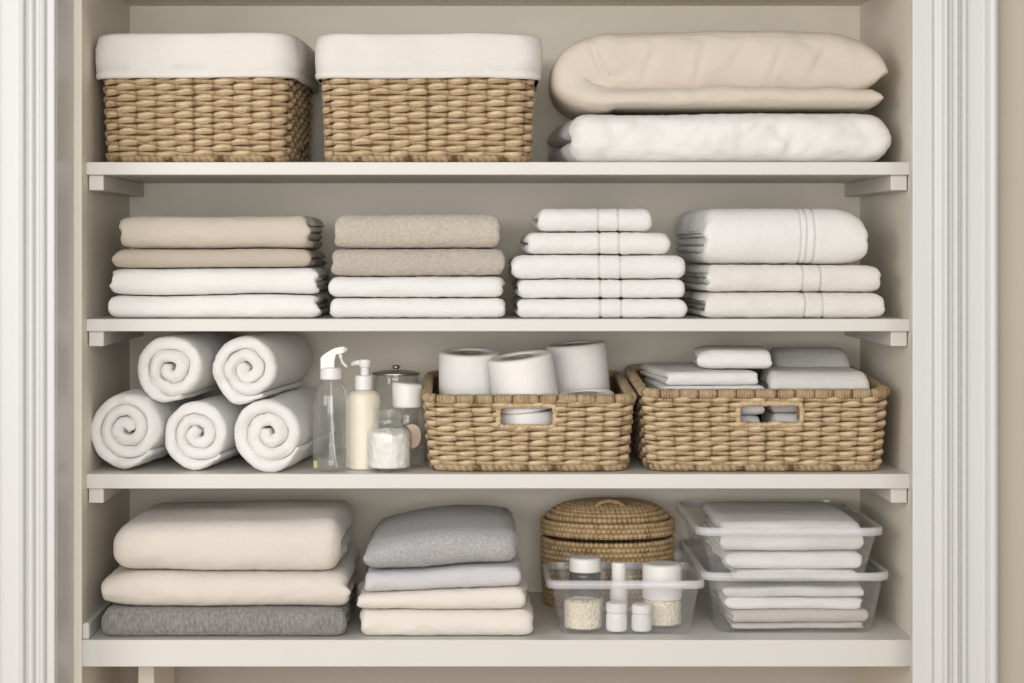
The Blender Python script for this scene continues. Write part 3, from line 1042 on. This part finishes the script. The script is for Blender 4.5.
def cotton_jar():
    y = .045
    x = X(389, y)
    t = thing('cotton_jar', 'small open glass jar filled with white cotton wool at the shelf front', 'jar', (x, y, z3 + .0006))
    R = 23 * S * 1.01
    H = Z(409, y) - z3
    hs = Z(430, y) - z3
    prof = [(0, 0), (R - .004, 0), (R, .004), (R, hs * .90), (R * .93, hs), (R * .66, hs + .009), (R * .62, hs + .013), (R * .62, H - .004), (R * .66, H - .003), (R * .66, H)]
    inner = [(r - .002, z) for r, z in prof[3:]][::-1] + [(R - .002, .006), (0, .004)]
    V, F = lathe(smooth_prof(prof, .004) + smooth_prof(inner, .004), 48)
    mk('jar_glass', V, F, M['glass'], t)
    for zz in (hs + .016, hs + .022, hs + .028):
        a = np.linspace(0, 2 * PI, 41)[:-1]
        V, F, uv = tube(np.column_stack([R * .63 * np.cos(a), R * .63 * np.sin(a), zz + 0 * a]), .0013, 6, True)
        mk('thread', V, F, M['glass'], t)
    pr = smooth_prof([(0, .006), (R - .004, .006), (R - .0028, .010), (R - .0028, hs * .86), (R * .86, hs * .95), (R * .5, hs * 1.0), (0, hs * 1.03)], .006)
    V, F = lathe(pr, 64)
    V[:, 2] += np.where(V[:, 2] > hs * .8, .004 * noise(V * 90, 3), 0)
    mk('cotton', V, F, M['cotton'], t)


def capped_bottle():
    y = .115
    x = X(407, y)
    t = thing('capped_bottle', 'clear squat bottle with wide white cap and round pink label, behind the cotton jar', 'bottle', (x, y, z3 + .0006))
    R = 20 * S * 1.035
    H = Z(406, y) - z3
    prof = [(0, 0), (R - .003, 0), (R, .004), (R, H * .80), (R * .95, H * .90), (R * .74, H * .98), (R * .68, H)]
    inner = [(max(r - .0016, 0), z + .001) for r, z in prof][::-1]
    V, F = lathe(smooth_prof(prof, .006) + smooth_prof(inner, .006), 48)
    mk('bottle_body', V, F, M['glass'], t)
    c = 15.5 * S * 1.035
    Hc = Z(381, y) - z3
    V, F = lathe(smooth_prof([(0, H - .002), (c * .96, H - .002), (c, H + .001), (c, Hc - .006), (c * .90, Hc - .001), (0, Hc)], .003), 40)
    V[:, 2] -= np.where(V[:, 2] > Hc - .01, (V[:, 0] + c) * .10, 0)
    mk('cap', V, F, M['cap'], t)
    lat('liquid', [(0, .004), (R - .003, .004), (R - .003, H * .30), (0, H * .30)], 'liquid', t)
    # round label wrapped on the front of the bottle
    n = 28
    V = [(0, 0)] + [(math.cos(a), math.sin(a)) for a in np.linspace(0, 2 * PI, n, endpoint=False)]
    V = np.array(V) * .0165
    ang = V[:, 0] / R + .28
    P = np.column_stack([np.sin(ang) * (R + .0005), -np.cos(ang) * (R + .0005), V[:, 1] * 1.2 + H * .52])
    F = [[0, 1 + k, 1 + (k + 1) % n] for k in range(n)]
    mk('round_label', P, F, M['label'], t)


def metal_canister():
    y = .275
    x = X(396, y)
    t = thing('glass_canister', 'glass canister with flat metal lid and small knob behind the bottles', 'jar', (x, y, z3 + .0006))
    R = 23 * S * 1.09
    H = Z(375, y) - z3
    prof = [(0, 0), (R - .003, 0), (R, .003), (R, H - .012), (R * .96, H - .004), (R * .96, H)]
    inner = [(max(r - .002, 0), z + .002) for r, z in prof][::-1]
    V, F = lathe(smooth_prof(prof, .004) + smooth_prof(inner, .004), 48)
    mk('jar_glass', V, F, M['glass'], t)
    d = lat('lid', [(0, H), (R * 1.04, H), (R * 1.04, H + .004), (R * .6, H + .0075), (0, H + .009)], 'metal', t, r=.001)
    k = lat('knob', [(0, H + .008), (.004, H + .008), (.0035, H + .010), (.007, H + .012), (.007, H + .015), (.004, H + .017), (0, H + .017)], 'metal', None, r=.001)
    k.parent = d
    lat('bath_salts', [(0, .004), (R - .003, .004), (R - .003, H * .45), (0, H * .47)], 'water', t)


spray_bottle(); lotion_bottle(); cotton_jar(); capped_bottle(); metal_canister()


# ------------------------------------------------------------------ shelf 3: open baskets and what lies in them
def open_basket(label, rx0, rx1, bx0, bx1, rim_py, hole_px, d, seed, back):
    yf = .022
    wt, wb = X(rx1, yf) - X(rx0, yf) - .015, X(bx1, yf) - X(bx0, yf) - .008
    cx = (X(rx0, yf) + X(rx1, yf)) / 2
    h = Z(rim_py, yf) - z3
    t = thing('open_basket', label, 'basket', (cx, yf + d / 2, z3 + .0006), group='open woven baskets with handle holes')
    hl = (X(hole_px[0], yf) - cx - .001, X(hole_px[1], yf) - cx, Z(hole_px[3], yf) - z3, Z(hole_px[2], yf) - z3)
    cols = int(round(2 * (wt + d - .05) / .0290 / 2)) * 2
    woven_basket(t, wt, d, wb, d - .02, h, .032, M['wicker2'], cols, .0158, seed, hole=hl, back=back)
    return cx, yf + d / 2, h


open_basket('open woven basket with a handle hole, filled with toilet rolls', 421, 638, 432, 632, 397.5, (501, 553, 407, 426), .335, 21, .018)
open_basket('open woven basket with a handle hole, filled with folded white cloths', 640, 893, 648, 886, 392, (741, 800, 405, 424), .335, 22, .020)


def toilet_roll(label, px, y, z, rot, R=.0505, H=.092):
    """z is the height of the roll's base; rot the tilt"""
    t = thing('toilet_roll', label, 'toilet roll', (X(px, y), y, z), rot, 'toilet rolls in the basket')
    r0 = .0205
    prof = [(r0, 0), (R - .003, 0), (R, .003), (R, H - .004), (R - .004, H), (r0, H), (r0, 0)]
    V, F = lathe(smooth_prof(prof[:-1], .003) + [(r0, 0)], 56)
    ang = np.arctan2(V[:, 1], V[:, 0])
    rr = np.hypot(V[:, 0], V[:, 1])
    k = 1 + np.where(rr > R * .8, .010 * noise(np.column_stack([np.cos(ang) * 2, np.sin(ang) * 2, V[:, 2] * 9]), int(px)), 0)
    V[:, :2] *= k[:, None]
    mk('paper', V, F, M['paper'], t)
    V, F = lathe([(r0 - .0004, .001), (r0 - .0004, H - .001), (r0 - .0018, H - .001), (r0 - .0018, .001), (r0 - .0004, .001)], 32)
    mk('cardboard_core', V, F, M['card'], t)
    return t


zf = z3 + .012
toilet_roll('toilet roll standing low in the basket, under the upright roll', 468, .160, zf, (0, 0, 0), H=.083)
toilet_roll('toilet roll low in the basket, showing through its handle hole', 526, .096, zf, (0, 0, 0), H=.083)
toilet_roll('toilet roll low at the front right of its basket, barely showing above the rim', 589, .088, zf + .004, (math.radians(4), math.radians(-3), 0), R=.047, H=.109)
toilet_roll('upright toilet roll at the left end of the basket, core hole showing', 470, .17, zf + .086, (math.radians(6), 0, 0), R=.0525, H=.090)
toilet_roll('leaning toilet roll in the middle of the basket, nearest the front', 527, .092, zf + .086, (math.radians(5), math.radians(-8), 0), R=.0545, H=.088)
toilet_roll('tallest toilet roll, leaning behind the others at the right of the basket', 580.5, .197, zf + .092, (math.radians(2), math.radians(-5), 0), R=.052, H=.096)


def cloth(label, px0, px1, top, bot, yf, d, mat, n=1, rz=0, seed=0, group='folded cloths in the open basket', rx=0, z=None, amp=.0012, **o):
    x0, x1 = X(px0, yf), X(px1, yf)
    zb = Z(bot, yf) if z is None else z
    h = Z(top, yf) - zb
    kw = dict(fuzz=.0004, fray=.004, wr=.0014, rl=.010, rr=.010)
    kw.update(o)
    mb = folded(x1 - x0, d, h, n, seed=seed, zt=iface(o.pop('amp', .0012) if False else amp, seed), **kw)
    ob = mb.build('folded_cloth', M[mat], None, ((x0 + x1) / 2, yf, zb), (rx, 0, rz))
    tag(ob, label, 'cloth', group)
    return ob


# left pile in the basket
zc = [zf + .001, Z(424, .05), Z(405, .05), Z(388.5, .05)]
cloth('white folded cloth deep in the basket, seen through the left of its handle hole', 661, 764, 416.5, 0, .05, .24, 'white_l', 2, 0, 61, z=zf + .001)
cloth('white folded cloth seen in the upper left of the basket handle hole', 660, 764, 397, 415.5, .05, .24, 'white_l', 2, 0, 62)
cloth('thin white folded cloth whose edge lies just above the basket rim', 662, 766, 386, 396.5, .05, .25, 'white_l', 1, math.radians(2), 63)
cloth('white folded cloth with broad flat top, at the left of the cloth basket', 666, 760, 372, 385.5, .055, .25, 'white_s', 1, math.radians(3), 64, skew=-.03)
# right pile
cloth('grey-white folded cloth deep in the basket, seen through the right of its handle hole', 773, 868, 414.5, 0, .05, .155, 'grey_l', 2, 0, 65, z=zf + .001)
cloth('thick pale grey folded cloth at the front right of the cloth basket', 771, 870, 372, 414, .05, .155, 'grey_l', 2, 0, 66, skew=.02)
cloth('grey folded cloth bundle at the back right of the cloth basket', 774, 856, 350, 372, .212, .095, 'grey_l', 3, 0, 67, z=zf + .002)
ob = cloth('small white folded cloth lying crosswise on top of the basket pile', 697, 772, 350, 369, .085, .17, 'white_s', 2, math.radians(-4), 68, rl=.03, drop=.55)

# ------------------------------------------------------------------ shelf 4: blankets
stack([
    dict(px0=101, px1=345, top=609, mat='heather', n=1, d=.30, name='folded_blanket', cat='blanket', label='charcoal heathered wool blanket at the bottom of the cream blanket stack', opt=dict(rl=.015, fray=.006, fuzz=.0008, drop=.25)),
    dict(px0=100, px1=349, top=573, mat='cream_t', n=2, d=.30, name='folded_blanket', cat='blanket', label='cream plush blanket lying on the charcoal wool blanket', opt=dict(rl=.06, rr=.02, drop=.5, fray=.008, fr=.032), amp=.004),
    dict(px0=110, px1=339, top=518, mat='cream_t', n=1, d=.29, name='folded_blanket', cat='blanket', label='thick cream plush blanket with rounded fold on top of its stack', opt=dict(rl=.045, rr=.015, drop=.36, fray=.006, fr=.036, skew=.02, p=2.6), amp=.005, slope=.02),
], z4, -.022, 'blankets in the left-hand stack', 6, .003)
stack([
    dict(px0=359, px1=534, top=611, mat='cream_s', n=1, d=.29, name='folded_throw', cat='throw', label='cream folded throw at the bottom of the stack with the grey towel', opt=dict(rr=.02, fray=.006), amp=.003),
    dict(px0=356, px1=527, top=589, mat='cream_s', n=1, d=.29, name='folded_throw', cat='throw', label='cream folded throw directly beneath the pale grey sheet', opt=dict(rl=.02, rr=.02, fray=.008), amp=.003, slope=.02),
    dict(px0=364, px1=521, top=568, mat='lilac', n=1, d=.29, name='folded_sheet', cat='sheet', label='pale lilac-grey folded sheet showing below the grey terry towel', opt=dict(rl=.012, rr=.02, fray=.008), amp=.004, slope=.05),
    dict(px0=364, px1=517, top=529, mat='grey_t', n=1, d=.29, name='folded_towel', cat='towel', label='thick grey terry towel on top of the cream throws', opt=dict(rl=.03, rr=.012, drop=.4, fray=.006, fr=.05), amp=.003, bow=-.9),
], z4, -.022, 'throws and towel in the grey-topped stack', 7, .0025)


# ------------------------------------------------------------------ shelf 4: coiled basket with a lid
def coil_ring(mb, a, b, z, r, stitches, rng, tone0=.62, sq=1.0):
    V, F, t, uv = wrapped_rim(a, b, min(a, b), z, r, stitches, seg=8, squash=sq)
    ph = rng.rand()
    mb.add(V, F, (t - .70) * 1.1 + tone0 + .12 * (rng.rand() - .5), uv)


def ring_pts(a, b, s):
    return a * np.cos(2 * PI * s), b * np.sin(2 * PI * s)


def coil_ring2(mb, a, b, z, r, stitches, rng, tone0=.62, phase=0.0):
    """one coil sewn with stitches: an elliptical ring pinched at each stitch"""
    n, seg = stitches * 5, 8
    s = np.arange(n) / n
    px_, py_ = ring_pts(a, b, s)
    nx, ny = np.cos(2 * PI * s) / a, np.sin(2 * PI * s) / b
    l = np.hypot(nx, ny); nx, ny = nx / l, ny / l
    t = 2 * PI * np.arange(seg) / seg
    w = np.abs(np.cos(PI * (s * stitches + phase)))
    jit = rng.rand(stitches)[(np.floor(s * stitches + phase + .5).astype(int)) % stitches]
    rad = r * (.80 + .30 * w)
    V = np.empty((n, seg, 3))
    V[..., 0] = px_[:, None] + nx[:, None] * rad[:, None] * np.cos(t)
    V[..., 1] = py_[:, None] + ny[:, None] * rad[:, None] * np.cos(t)
    V[..., 2] = z + rad[:, None] * np.sin(t)
    tone = (tone0 - .25 + .35 * w + .22 * (jit - .5))[:, None] * np.ones((1, seg))
    uv = np.stack([np.broadcast_to((s * stitches)[:, None], (n, seg)), np.broadcast_to(t / 2 / PI, (n, seg))], -1)
    k = np.arange(seg); k2 = (k + 1) % seg
    F = np.concatenate([np.stack([i * seg + k, i * seg + k2, ((i + 1) % n) * seg + k2, ((i + 1) % n) * seg + k], 1) for i in range(n)])
    mb.add(V.reshape(-1, 3), F, tone.ravel(), uv.reshape(-1, 2))


def coil_basket():
    y = .292
    a, b = 67 * S * (D0 + y) / D0, .094
    cx = X(607.5, y)
    t = thing('lidded_basket', 'round brown coiled basket with domed lid, behind the small clear bin', 'basket', (cx, y, z4 + .0006))
    rng = np.random.RandomState(5)
    H = Z(540.5, y - b) - z4
    mb = MB()
    r = .0048
    z = r
    k = 0
    while z < H - r:
        f = .96 + .04 * min(1, z / (H * .5))
        coil_ring2(mb, a * f - r, b * f - r, z, r * 1.04, 84, rng, .60, .5 * (k % 2))
        z += r * 1.85; k += 1
    mb.build('basket_body', M['coil'], t)
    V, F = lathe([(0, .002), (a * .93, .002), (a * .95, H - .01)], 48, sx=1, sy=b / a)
    mk('coil_gap_shade', V, F, M['dark'], t)  # dark shell added to paint shade between the coils
    # lid
    mb = MB()
    dome = Z(503.5, y) - z4 - H - .020
    for j in range(3):
        coil_ring2(mb, a - r + .001, b - r + .001, H + r * .9 + j * r * 1.75, r, 84, rng, .66, .5 * (j % 2))
    z0 = H + r * .9 + 2 * r * 1.75
    nr = 13
    for j in range(1, nr):
        q = 1 - j / nr
        aa, bb = (a - r) * q, (b - r) * q
        coil_ring2(mb, max(aa, .006), max(bb, .005), z0 + dome * (1 - q ** 4.6), r * 1.0, max(14, int(84 * q)), rng, .66, .5 * (j % 2))
    V, F = lathe([(0, z0 + dome * .98), (a * .3, z0 + dome * .95), (a * .6, z0 + dome * .80), (a * .92, z0 - .002)], 40, sx=1, sy=b / a)
    lid = mb.build('lid', M['coil'], t)
    mk('lid_core', V, F, M['coil'], lid, tone=np.full(len(V), .35))
    zt = z0 + dome + .001
    th = np.linspace(0, PI, 15)
    P = np.column_stack([.024 * np.cos(th), np.full(15, -.052), zt - .003 + .011 * np.sin(th)])
    V, F, uv = tube(P, .0036, 8, False, 1, .15, 900)
    mk('lid_handle', V, F, M['coil'], lid, tone=np.full(len(V), .62), uv=uv)
    return t


coil_basket()


# ------------------------------------------------------------------ shelf 4: clear plastic bins
def clear_bin(label, rx0, rx1, bx0, bx1, rim_py, y0, d, zb, rc=.022, ribs=True):
    wt = X(rx1, y0) - X(rx0, y0)
    wb = X(bx1, y0) - X(bx0, y0)
    cx = (X(rx0, y0) + X(rx1, y0)) / 2
    h = Z(rim_py, y0) - zb
    t = thing('clear_bin', label, 'storage bin', (cx, y0 + d / 2, zb), group='clear plastic storage bins')
    fl = .0065
    a0, a1 = wb / 2, wt / 2 - fl
    b0, b1 = d / 2 - .014, d / 2 - fl
    w = .0018
    R = [(a0 - .008, b0 - .008, rc * .8, .0002), (a0 - .002, b0 - .002, rc, .002), (a0, b0, rc, .008)]
    for q in (.25, .5, .75, 1): R.append((a0 + (a1 - a0) * q, b0 + (b1 - b0) * q, rc, .008 + (h - .008) * q))
    inn = [(a - w, b - w, rc - w, z if z > .003 else z + w) for a, b, rc, z in R][::-1]
    V, F = loft(R, 96)
    V2, F2 = loft(inn, 96)
    mb = MB()
    mb.add(V, F); mb.add(V2, F2)
    n = 96 * len(R)
    mb.F.append([k for k in range(96)][::-1])
    mb.F.append([n + 96 * (len(R) - 1) + k for k in range(96)])
    mb.build('bin_wall', M['plastic'], t)
    rim = [(a1 - .001, b1 - .001, rc, h - .001), (a1 + fl, b1 + fl, rc + fl, h - .001), (a1 + fl, b1 + fl, rc + fl, h - .013), (a1 + fl - .0015, b1 + fl - .0015, rc + fl, h - .013),
           (a1 + fl - .0015, b1 + fl - .0015, rc + fl, h - .003), (a1 - .001, b1 - .001, rc, h - .003), (a1 - .001, b1 - .001, rc, h - .001)]
    V, F = loft(rim, 96)
    mk('rim', V, F, M['rimp'], t)
    return cx, y0 + d / 2, h


Y5 = -.012
clear_bin('small clear plastic bin of toiletry jars in front of the round basket', 547, 706, 563, 697, 581, Y5, .195, z4 + .0006, .016)
Y6 = .0
zlow = z4 + .0006
clear_bin('lower of the two stacked clear bins at the right, holding beige linens', 703, 892, 721, 880, 573, Y6, .375, zlow)
zup = Z(585, Y6)
clear_bin('upper of the two stacked clear bins at the right, holding white linens', 697, 886, 720, 874, 528, Y6 + .004, .355, zup)

GH = 'linens in the lower clear bin'
def binlinen(label, px0, px1, top, bot, mat, seed, n=1, z=None, grp=GH, **o):
    kw = dict(fray=.006, wr=.003, rl=.012, rr=.014, amp=.0022)
    yf = o.pop('yf', .034); d = o.pop('d', .27)
    kw.update(o)
    return cloth(label, px0, px1, top, bot, yf, d, mat, n, math.radians([1.2, -1.0, .5, -.6][seed % 4]), seed, grp, z=z, **kw)


binlinen('beige folded linen flat on the floor of the lower clear bin', 732, 864, 623.5, 0, 'stone_l', 81, z=zlow + .003)
binlinen('beige folded linen second from the bottom of the lower clear bin', 732, 869, 610, 623, 'stone_l', 82, rl=.02)
binlinen('pale folded linen in the middle of the lower clear bin', 726, 862, 598, 609.5, 'white_l', 83)
binlinen('pale folded linen topmost in the lower clear bin, under the upper bin', 724, 864, 587.5, 597.5, 'grey_l', 84)
GU = 'linens in the upper clear bin'
zu = zup + .003
binlinen('white folded linen lying on the floor of the upper clear bin', 735, 858, 570, 0, 'white_s', 85, z=zu, grp=GU)
binlinen('white folded linen under the draped top one in the upper clear bin', 727, 864, 553, 569.5, 'white_s', 86, grp=GU, rl=.03)
binlinen('thick off-white folded linen on top, rising above the upper clear bin rim', 721, 864, 523, 552.5, 'white_l', 87, grp=GU, fr=.03, n=2, fray=.005, skew=.0)


# ------------------------------------------------------------------ things in the small bin
def lidjar(name, label, px, y, rpx, body_top, lid_top, body_mat, lid_mat='cap', fill=None, fill_mat=None, lid_r=1.0, z=None, neck=.9, cat='jar'):
    zb = zs
    k = (D0 + y) / D0
    R = rpx * S * k
    t = thing(name, label, cat, (X(px, y), y, zb))
    H = Z(body_top, y) - zb
    Hl = Z(lid_top, y) - zb
    prof = [(0, 0), (R - .002, 0), (R, .003), (R, H - .006), (R * neck, H)]
    if body_mat in ('glass', 'smoke'):
        inner = [(max(r - .0015, 0), zz + .0015) for r, zz in prof][::-1]
        V, F = lathe(smooth_prof(prof, .003) + smooth_prof(inner, .003), 40)
        mk('jar_body', V, F, M[body_mat], t)
    else:
        lat('jar_body', prof + [(0, H)], body_mat, t)
    if Hl > H:
        lr = R * lid_r
        V, F = lathe(smooth_prof([(0, H), (lr, H), (lr, Hl - .003), (lr * .88, Hl), (0, Hl)], .0025), 40)
        mk('lid', V, F, M[lid_mat], t)
    if fill:
        hf = Z(fill, y) - zb
        V, F = lathe(smooth_prof([(0, .003), (R - .003, .003), (R - .0025, .005), (R - .0025, hf - .004), (R * .7, hf), (0, hf)], .003), 56)
        V += .0012 * n3(V * 260, int(px)) * (V[:, 2] > .006)[:, None]
        rr = np.hypot(V[:, 0], V[:, 1]); f = np.minimum(1, (R - .0018) / np.maximum(rr, 1e-6))
        V[:, :2] *= f[:, None]
        mk('contents', V, F, M[fill_mat], t)
    return t


zs = z4 + .0032
lidjar('bead_jar', 'glass tumbler of cream grains at the front left of the small bin', 583, .047, 20.4, 597, 598, 'glass', fill=598.5, fill_mat='grain', neck=1.0)
lidjar('tall_jar', 'tall grey glass jar with white screw lid behind the cream grains', 585, .105, 16, 571, 557, 'smoke', fill=606, fill_mat='water', lid_r=1.0)
lidjar('small_jar', 'small white jar with white lid standing at the middle front of the bin', 616.5, .026, 10.5, 612, 602, 'cap')
lidjar('small_jar', 'small pale grey jar with white lid, right of its white twin in the bin', 641.5, .026, 10, 613, 604, 'lilac_plastic' if False else 'water')
lidjar('narrow_bottle', 'slim white bottle with tall white cap behind the two small jars', 619, .095, 9, 585, 562, 'cap', lid_r=.82, cat='bottle')
lidjar('bead_canister', 'wide canister of cream grains with tall white lid at the bin right', 662, .078, 20.5, 598, 563, 'glass', fill=597, fill_mat='grain', lid_r=.96)


def stopper(label, px, py, y, r, seed, ln):
    t = thing('glass_vial', label, 'vial', (X(px, y), y, zs))
    H = Z(py, y) - zs
    prof = [(0, 0), (r, 0), (r, H * .70), (r * .5, H * .76), (r * .45, H * .82), (r * .95, H * .86), (r * 1.0, H * .95), (r * .6, H), (0, H)]
    lat('vial_glass', prof, 'glass', t, seg=24, r=.002)
    return t


stopper('clear glass vial with round stopper at the back right corner of the bin', 677, 549, .135, .008, 1, .1)
stopper('clear glass vial with round stopper at the back left corner of the bin', 568, 552, .135, .009, 2, .1)

# ------------------------------------------------------------------ camera and light
cam = bpy.data.cameras.new('camera')
co = bpy.data.objects.new('camera', cam)
C.objects.link(co)
co.location = (0, -D0, ZC)
co.rotation_euler = (PI / 2, 0, 0)
cam.sensor_width = 36
cam.lens = 36 * (D0 / S) / 1024
cam.shift_x = (512 - VX) / 1024
cam.shift_y = (VY - 341.5) / 1024
cam.clip_start = .05
bpy.context.scene.camera = co


def area(name, loc, target, sx, sy, power, col):
    l = bpy.data.lights.new(name, 'AREA')
    l.shape = 'RECTANGLE'; l.size = sx; l.size_y = sy; l.energy = power; l.color = col
    o = bpy.data.objects.new(name, l)
    C.objects.link(o)
    o.location = loc
    o.rotation_euler = (Vector(target) - Vector(loc)).to_track_quat('-Z', 'Y').to_euler()
    return o


area('window_light', (-2.5, -3.4, 1.9), (0, .1, 1.2), 1.8, 1.8, 58, (1, .985, .965))
area('front_fill', (-.2, -3.7, 1.62), (0, .1, 1.18), 2.4, 1.8, 86, (1, .985, .968))  # unseen frontal fill, added to brighten the depth of the closet
w = bpy.data.worlds.new('world')
bpy.context.scene.world = w
w.use_nodes = True
w.node_tree.nodes['Background'].inputs[0].default_value = (1, .98, .955, 1)
w.node_tree.nodes['Background'].inputs[1].default_value = .34
sc = bpy.context.scene
sc.view_settings.view_transform = 'Standard'
sc.view_settings.look = 'None'
sc.view_settings.exposure = 0
sc.cycles.max_bounces = 10
sc.cycles.transparent_max_bounces = 24
sc.cycles.use_denoising = True
